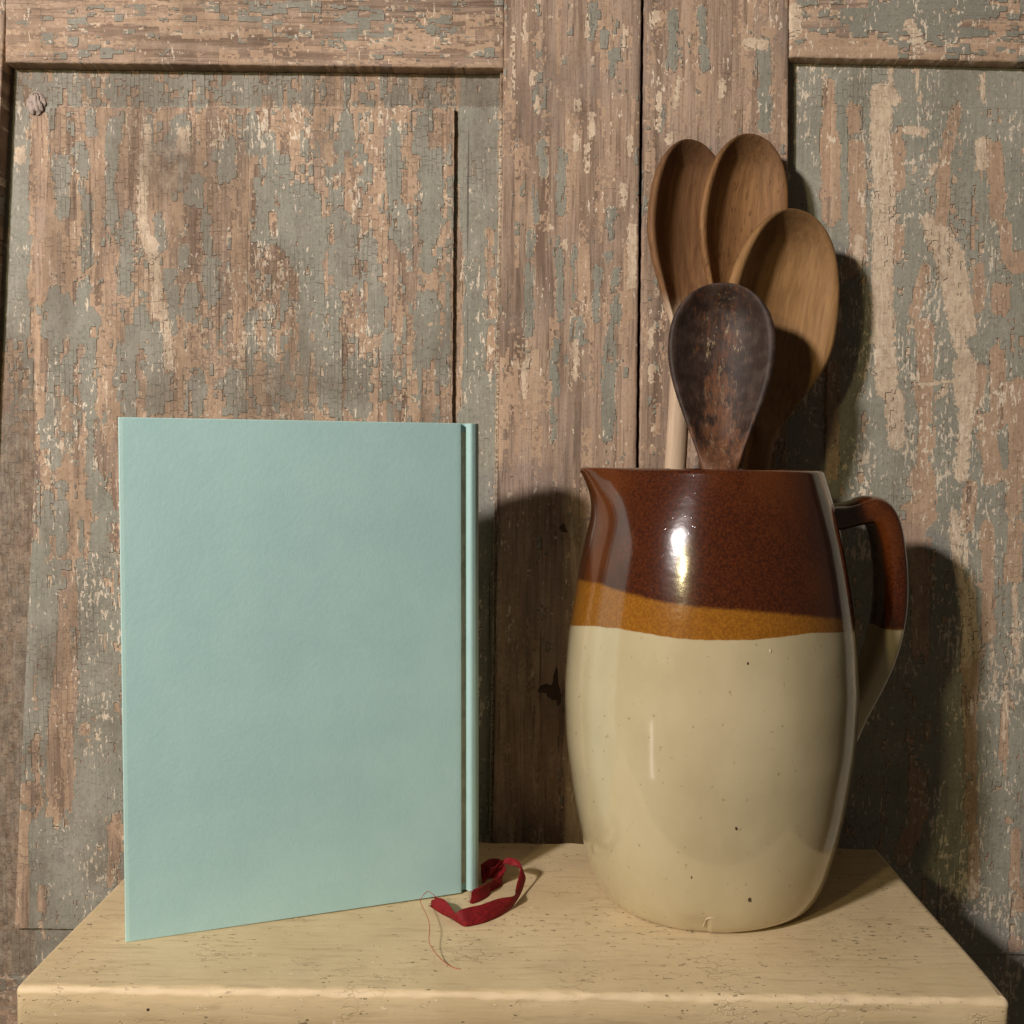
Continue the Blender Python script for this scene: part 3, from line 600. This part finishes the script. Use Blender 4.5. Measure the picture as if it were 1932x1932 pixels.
# handle: swept strap
hp = [(1546, 980, .029), (1585, 975, .025), (1615, 968, .0245), (1643, 963, .0255), (1664, 986, .0265), (1675, 1040, .027), (1679, 1110, .027), (1673, 1175, .0265), (1657, 1235, .026), (1632, 1290, .026), (1604, 1338, .027), (1580, 1372, .029)]
hc = np.array([at_y(x, y, JC[1]+.020)-np.array([JC[0], JC[1], 0]) for x, y, _ in hp]); hw = np.array([w for *_, w in hp])
def crom(P, n):
    P = np.asarray(P, float); out = []
    for i in range(len(P)-1):
        a, b, c, d = P[max(i-1, 0)], P[i], P[i+1], P[min(i+2, len(P)-1)]
        for k in range(n):
            s = k/n; out.append(.5*((2*b)+(-a+c)*s+(2*a-5*b+4*c-d)*s*s+(-a+3*b-3*c+d)*s**3))
    out.append(P[-1]); return np.array(out)
path = crom(hc, 7); wd = crom(hw[:, None], 7)[:, 0]
V, Fc, dd, da = [], [], [], []
T = np.gradient(path, axis=0); T /= np.linalg.norm(T, axis=1)[:, None]
LZ = z_of(1190)
M_ = 28
for i, (p, tt) in enumerate(zip(path, T)):
    side = np.array([0, 1., 0]); nn = np.cross(tt, side); nn /= np.linalg.norm(nn); s = i/(len(path)-1)
    rad = .0064+.0018*math.exp(-(s/.08)**2)+.0030*math.exp(-((1-s)/.07)**2)+.0012*math.exp(-((s-.28)/.08)**2)
    for k in range(M_):
        a = 2*math.pi*k/M_; ca, sa = math.cos(a), math.sin(a)
        lat = math.copysign(abs(ca)**.65, ca)*wd[i]*.54; out = math.copysign(abs(sa)**.7, sa)*rad
        # shallow groove along the outside of the strap
        out -= .0014*math.exp(-(lat/(wd[i]*.30))**2)*(sa < 0)*(-1 if sa < 0 else 0)
        q = p+side*lat+nn*out; V.append(q); dd.append(q[2]-LZ-.0008); da.append(q[2]-LZ-.0002)
for i in range(len(path)-1):
    for k in range(M_): a, b = i*M_+k, i*M_+(k+1) % M_; Fc.append((a, b, b+M_, a+M_))
Fc.append(tuple(range(M_-1, -1, -1))); Fc.append(tuple((len(path)-1)*M_+k for k in range(M_)))
mesh('handle', V, Fc, M_GLAZE, jug, attrs=dict(d_dark=dd, d_amber=da))

# ================================================================== wooden spoons
def spoon_mat(name, light, dark, stain=0., pores=0., pale_handle=None, rough=.68):
    t = NT(name); P = t.obj()
    g = t.noise(t.vadd(t.vmul(P, (1, 1, .06)), t.vmul(t.nvec(P, 25, 2), (.006, .006, 0))), 420, 3, .6)
    b = t.noise(t.vmul(P, (1, 1, .5)), 38, 4, .6)
    c = t.mix(t.step(g, .22, .76), dark, light)
    c = t.mix(t.math('MULTIPLY', t.step(b, .42, .72), .55), c, dark)
    tip = t.attr('tip')
    c = t.mix(t.math('MULTIPLY', t.step(tip, .45, 1.0), .55), c, tuple(x*.42 for x in dark))
    if pores:
        fl = t.step(t.noise(t.vmul(P, (1, 1, .22)), 900, 1, .4), .62, .70)
        c = t.mix(t.math('MULTIPLY', fl, pores), c, tuple(x*.35 for x in dark))
    if pale_handle:
        c = t.mix(t.step(t.attr('hnd'), .0, .25), c, t.mix(t.step(g, .3, .7), tuple(x*.8 for x in pale_handle), pale_handle))
    if stain:
        w = t.attr('char'); sn = t.noise(t.vmul(P, (1, 1, .6)), 150, 5, .75); sf = t.noise(t.vmul(P, (1, 1, .18)), 520, 3, .7)
        m = t.step(t.math('ADD', w, t.math('MULTIPLY', t.math('SUBTRACT', t.math('ADD', t.math('MULTIPLY', sn, .6), t.math('MULTIPLY', sf, .5)), .55), 2.4)), .22, .60)
        blk = t.mix(t.step(t.noise(P, 150, 3), .4, .7), (.026, .016, .012), (.060, .040, .032))
        c = t.mix(t.math('MULTIPLY', m, stain), c, blk)
        bits = t.math('MULTIPLY', t.step(t.noise(t.vmul(P, (1, 1, .35)), 360, 4, .75), .56, .64), t.math('MULTIPLY', t.attr('char2'), .9))
        c = t.mix(bits, c, (.45, .33, .2))
    h = t.math('ADD', g, t.math('MULTIPLY', t.noise(P, 700, 2), .5))
    return t.out(c, rough, t.bump(h, .00035, .5), **{'Specular IOR Level': .28})
def spoon(tip, neck, yt, rim, yr, Wd, conc, turn, mat, label, th=.0042, wn=.0055, peak=.42, hw=.0062, tipflat=1.0, deep=.02, neck_soft=.25):
    """tip/neck/rim in photo px; yt, yr distance of the tip and of the place where the handle crosses the jug's rim"""
    T0 = at_y(tip[0], tip[1], yt); R0 = at_y(rim[0], rim[1], yr); ax = T0-R0; L0 = np.linalg.norm(ax); ax /= L0
    E0 = T0-ax*((T0[2]-deep)/ax[2]); Lt = np.linalg.norm(T0-E0)
    Lb = L0*(neck[1]-tip[1])/(rim[1]-tip[1])
    view = CAM-T0; nz = view-ax*(view@ax); nz /= np.linalg.norm(nz); sx = np.cross(nz, ax); sx = -sx if sx[0] < 0 else sx
    cT, sT = math.cos(turn), math.sin(turn); n2 = cT*nz+sT*sx; s2 = cT*sx-sT*nz
    root = empty('wooden_spoon', tuple(E0), 0, label=label, cat='spoon', group='wooden spoons in the jug')
    M = Matrix(((s2[0], n2[0], ax[0], E0[0]), (s2[1], n2[1], ax[1], E0[1]), (s2[2], n2[2], ax[2], E0[2]), (0, 0, 0, 1)))
    root.matrix_world = M
    def half(t):
        if t < peak: return Wd*(max(0, 1-((peak-t)/peak)**2.25))**.47
        q = (t-peak)/(1-peak); sh = math.cos(q*math.pi/2)**1.15 if q < 1 else 0
        sm = (1-q)**2*(1+2*q); f = .5*sh+.5*sm
        return wn+(Wd-wn)*f
    def ring(t):
        w = half(t) if t <= 1 else wn+(hw-wn)*min(1, (t-1)*2.2)
        k = min(1, max(0, (1.02-t)/neck_soft)); k = k*k*(3-2*k)
        ri = (w/Wd)
        Af = k*(-conc*ri**.9)+(1-k)*hw*.75; Ab = k*(conc*ri**.9+th*(.5+.5*ri))+(1-k)*hw*.75
        lip = th*.35*k*min(1, t*12)
        z = Lt-t*Lb; pts = []
        n = 44
        for i in range(n):
            a = 2*math.pi*i/n; x = math.cos(a); s = math.sin(a)
            if s >= 0:
                xi = min(1, abs(x)/(1-.13*k)); y = Af*((1-xi*xi) if k > .02 else (1-x*x)**.5) if k > .5 else Af*((1-xi*xi)*k*2*.5+(1-x*x)**.5*(1-k)+(1-xi*xi)*0)
                y = (k*(-conc*ri**.9)*min(1, max(0, (t-.012)/.10))**.6*(1-xi*xi)**.9)+(1-k)*hw*.75*(1-x*x)**.5 + lip*min(1, (1-x*x)**.5*3)
            else: y = -Ab*(1-x*x)**.5-lip*0
            pts.append((w*x, y, z))
        return pts
    tb = [0.0008, .006, .015, .03, .05, .075]+list(np.linspace(.10, 1.0, 46))
    tmax = Lt/Lb
    thn = list(np.linspace(1.0, min(tmax, 1.6), 14))+list(np.linspace(min(tmax, 1.6)+.05, tmax, 14))
    for nm, ts, capa, capb in (('bowl', tb, True, False), ('handle', thn, False, True)):
        V, Fc, at, ah, ac, ac2 = [], [], [], [], [], []
        for t in ts:
            for (x, y, z) in ring(t):
                V.append((x, y, z)); at.append(max(0, 1-t/.5)); ah.append(max(0, min(1, (t-1)*2+.5)))
                cx = abs(x)/Wd; ac.append(max(0, min(1, 1.15-abs(t-.42)/.62))*(.35+.9*max(cx, abs(t-.35)/.4*.9 if t < .35 else 0)) if nm == 'bowl' else 0); ac2.append(max(0, 1-abs(t-.30)/.13)*max(0, 1-cx/.6)*1.3+.25*(cx < .3))
        n = 44
        for j in range(len(ts)-1):
            for i in range(n): a, b = j*n+i, j*n+(i+1) % n; Fc.append((b, a, a+n, b+n))
        if capa: Fc.append(tuple(range(n)))
        if capb: Fc.append(tuple((len(ts)-1)*n+i for i in range(n-1, -1, -1)))
        mesh(nm, V, Fc, mat, root, attrs=dict(tip=at, hnd=ah, char=ac, char2=ac2))
    return root
spoon((1311, 264), (1303, 650),   .567, (1274, 888), .553, .0262, .0090, .62, spoon_mat('spoon_wood_red_brown', (.255, .130, .056), (.135, .062, .026), pale_handle=(.62, .46, .32)), 'leftmost wooden spoon, dark red brown bowl with a pale handle', peak=.42)
spoon((1424, 253), (1372, 650), .561, (1345, 888), .554, .0250, .0120, .42, spoon_mat('spoon_wood_beech', (.310, .160, .063), (.165, .078, .028), pores=.5), 'tallest wooden spoon, brown beech bowl speckled with fine pores', peak=.40)
spoon((1512, 396), (1462, 830), .546, (1424, 900), .543, .0345, .0155, .58, spoon_mat('spoon_wood_honey', (.390, .218, .088), (.235, .122, .046)), 'largest wooden spoon, honey brown bowl at the right, partly shaded', peak=.51, wn=.0075, hw=.0068)
spoon((1363, 533), (1360, 905), .518, (1358, 905), .505, .0262, .0120, .05, spoon_mat('spoon_wood_charred', (.19, .085, .040), (.085, .034, .018), stain=.95, rough=.58), 'smallest wooden spoon in front, bowl charred almost black', peak=.33, wn=.0080, hw=.0075)

# ================================================================== the ribbon
t = NT('red_ribbon_cloth'); P = t.obj(); rb = t.noise(P, 900, 2, .6)
M_RIB = t.out(t.mix(t.step(rb, .35, .7), (.135, .003, .006), (.235, .007, .011)), .7, t.bump(rb, .0002, .6), **{'Specular IOR Level': .3})
t = NT('red_thread'); M_THR = t.out(t.mix(t.noise(t.obj(), 500, 2), (.42, .10, .05), (.34, .07, .04)), .8)
def rp(x, y, z): return ground((1200+x/3.864)/1.565, (2450+y/3.864)/1.565, z)
st = [((275, 880), .0004, (330, 770), .0050), ((400, 962), .0002, (440, 802), .0062), ((520, 1020), .0002, (545, 940), .0050), ((585, 1062), .0002, (560, 960), .0050), ((670, 1105), .0002, (620, 912), .0068), ((800, 1085), .0002, (740, 878), .0070), ((930, 1048), .0002, (850, 855), .0070),
      ((1090, 975), .0002, (1050, 785), .0070), ((1205, 880), .0003, (1225, 755), .0062), ((1295, 750), .0010, (1245, 690), .0050), ((1345, 620), .0030, (1262, 610), .0060), ((1357, 530), .0050, (1292, 500), .0080),
      ((1290, 440), .0085, (1300, 385), .0115), ((1195, 405), .0095, (1225, 325), .0125), ((1100, 395), .0085, (1120, 332), .0110), ((1005, 470), .0050, (1000, 432), .0085), ((900, 590), .0008, (905, 400), .0078), ((870, 610), .0004, (850, 400), .0080), ((930, 560), .0004, (960, 332), .0085), ((1040, 560), .0004, (1080, 345), .0085), ((1090, 620), .0002, (1130, 470), .0070),
      ((1060, 655), .0002, (1000, 560), .0050), ((965, 705), .0002, (985, 580), .0050), ((935, 760), .0002, (930, 610), .0060), ((830, 820), .0002, (840, 650), .0064), ((735, 850), .0002, (755, 685), .0060)]
a = crom([rp(*s[0], s[1]) for s in st], 6); b = crom([rp(*s[2], s[3]) for s in st], 6)
base = rp(900, 900, 0); V, Fc = [], []
NW = 6; thk = .00022
for i in range(len(a)):
    tn = (a[min(i+1, len(a)-1)]-a[max(i-1, 0)]); nn = np.cross(tn, b[i]-a[i]); nn /= np.linalg.norm(nn)+1e-9
    fray = (rng.random(NW+1)-.5)*.0016 if i in (0, len(a)-1) else np.zeros(NW+1)
    tu = tn/(np.linalg.norm(tn)+1e-9)
    for s in (1, -1):
        for k in range(NW+1):
            q = a[i]+(b[i]-a[i])*k/NW+nn*s*thk/2+nn*.0006*math.sin(k/NW*math.pi)+tu*fray[k]; V.append(q-base)
R = 2*(NW+1)
for i in range(len(a)-1):
    for k in range(NW):
        p = i*R+k; Fc.append((p, p+1, p+1+R, p+R)); q = p+NW+1; Fc.append((q+1, q, q+R, q+1+R))
    p = i*R; Fc.append((p+NW+1, p, p+R, p+R+NW+1)); p = i*R+NW; Fc.append((p, p+NW+1, p+R+NW+1, p+R))
for i in (0, len(a)-1):
    for k in range(NW): p = i*R+k; Fc.append((p, p+NW+1, p+NW+2, p+1) if i == 0 else (p+1, p+NW+2, p+NW+1, p))
rib = empty('ribbon', tuple(base), 0, label='crumpled dark red ribbon bookmark with frayed ends at the foot of the book spine', cat='ribbon')
mesh('ribbon_band', V, Fc, M_RIB, rib)
def tube(name, pts, r, mat, parent, n=6):
    pts = np.array(pts); T = np.gradient(pts, axis=0); T /= np.linalg.norm(T, axis=1)[:, None]+1e-9; V, Fc = [], []
    for p, tt in zip(pts, T):
        u = np.cross(tt, [.1, .2, 1]); u /= np.linalg.norm(u); v = np.cross(tt, u)
        for k in range(n): a_ = 2*math.pi*k/n; V.append(p+r*(math.cos(a_)*u+math.sin(a_)*v))
    for i in range(len(pts)-1):
        for k in range(n): x, y = i*n+k, i*n+(k+1) % n; Fc.append((x, y, y+n, x+n))
    return mesh(name, V, Fc, mat, parent)
th = [(345, 775, .0052), (300, 735, .0075), (245, 705, .0085), (190, 750, .0075), (160, 815, .0060), (195, 900, .0055), (245, 1010, .0050), (265, 1120, .0050), (258, 1270, .0045), (300, 1360, .0035), (360, 1440, .0022), (430, 1505, .0010), (520, 1565, .0003), (620, 1590, .0002)]
tube('thread', [p-base for p in crom([rp(*q) for q in th], 5)], .00016, M_THR, rib)
for k in range(9):
    e0_ = a[-1]+(b[-1]-a[-1])*(k+.5)/9; e1 = e0_+np.array([-.0008-.0012*rng.random(), -.0002, (rng.random()-.5)*.001]); tube('fray', [e0_-base, (e0_+e1)/2-base+np.array([0, 0, .0002]), e1-base], .00009, M_RIB, rib, 4)
    e0_ = a[0]+(b[0]-a[0])*(k+.5)/9; e1 = e0_+np.array([-.0006-.0008*rng.random(), .0003, (rng.random()-.5)*.001]); tube('fray', [e0_-base, (e0_+e1)/2-base+np.array([0, 0, .0002]), e1-base], .00009, M_RIB, rib, 4)
# pits of the box: worm holes and chips
for (x, y, r) in ((280, 1904, .0009), (347, 1912, .0005), (330, 1926, .0006), (472, 1930, .0009), (428, 1932, .0007), (990, 1893, .0008), (700, 1905, .0006)):
    P3 = at_y(x, y, FL[1]+.0002); blob('worm_hole', M_HOLE, bx, (P3[0], P3[1]-.48, P3[2]), r*1.2, .0006, r, n=6, amp=.15, seed=x)

# the raised broken edge of the glaze at the jug's foot, and two bits of grit fired into it
t = NT('raw_stoneware_edge'); M_RAW = t.out(t.mix(t.noise(t.obj(), 600, 2), (.66, .56, .40), (.50, .40, .26)), .6)
t = NT('iron_spot'); M_IRON = t.out(t.mix(t.noise(t.obj(), 900, 2), (.03, .018, .01), (.10, .06, .03)), .35)
tube('chip_edge', crom([on_jug(1327, 1748, -.0003), on_jug(1329, 1741, -.0003), on_jug(1333, 1734, -.0003), on_jug(1344, 1731, -.0003), on_jug(1354, 1729, -.0004)], 4), .00028, M_RAW, jug)
for (x, y, q, m) in ((1453, 1229, .0008, M_RAW), (1411, 1252, .0006, M_IRON), (1414, 1697, .0009, M_IRON), (1389, 1563, .0006, M_IRON), (1305, 1655, .0005, M_IRON)):
    blob('glaze_spot', m, jug, on_jug(x, y, 0), q*.8, .0002, q*1.15, n=6, amp=.15, seed=x)
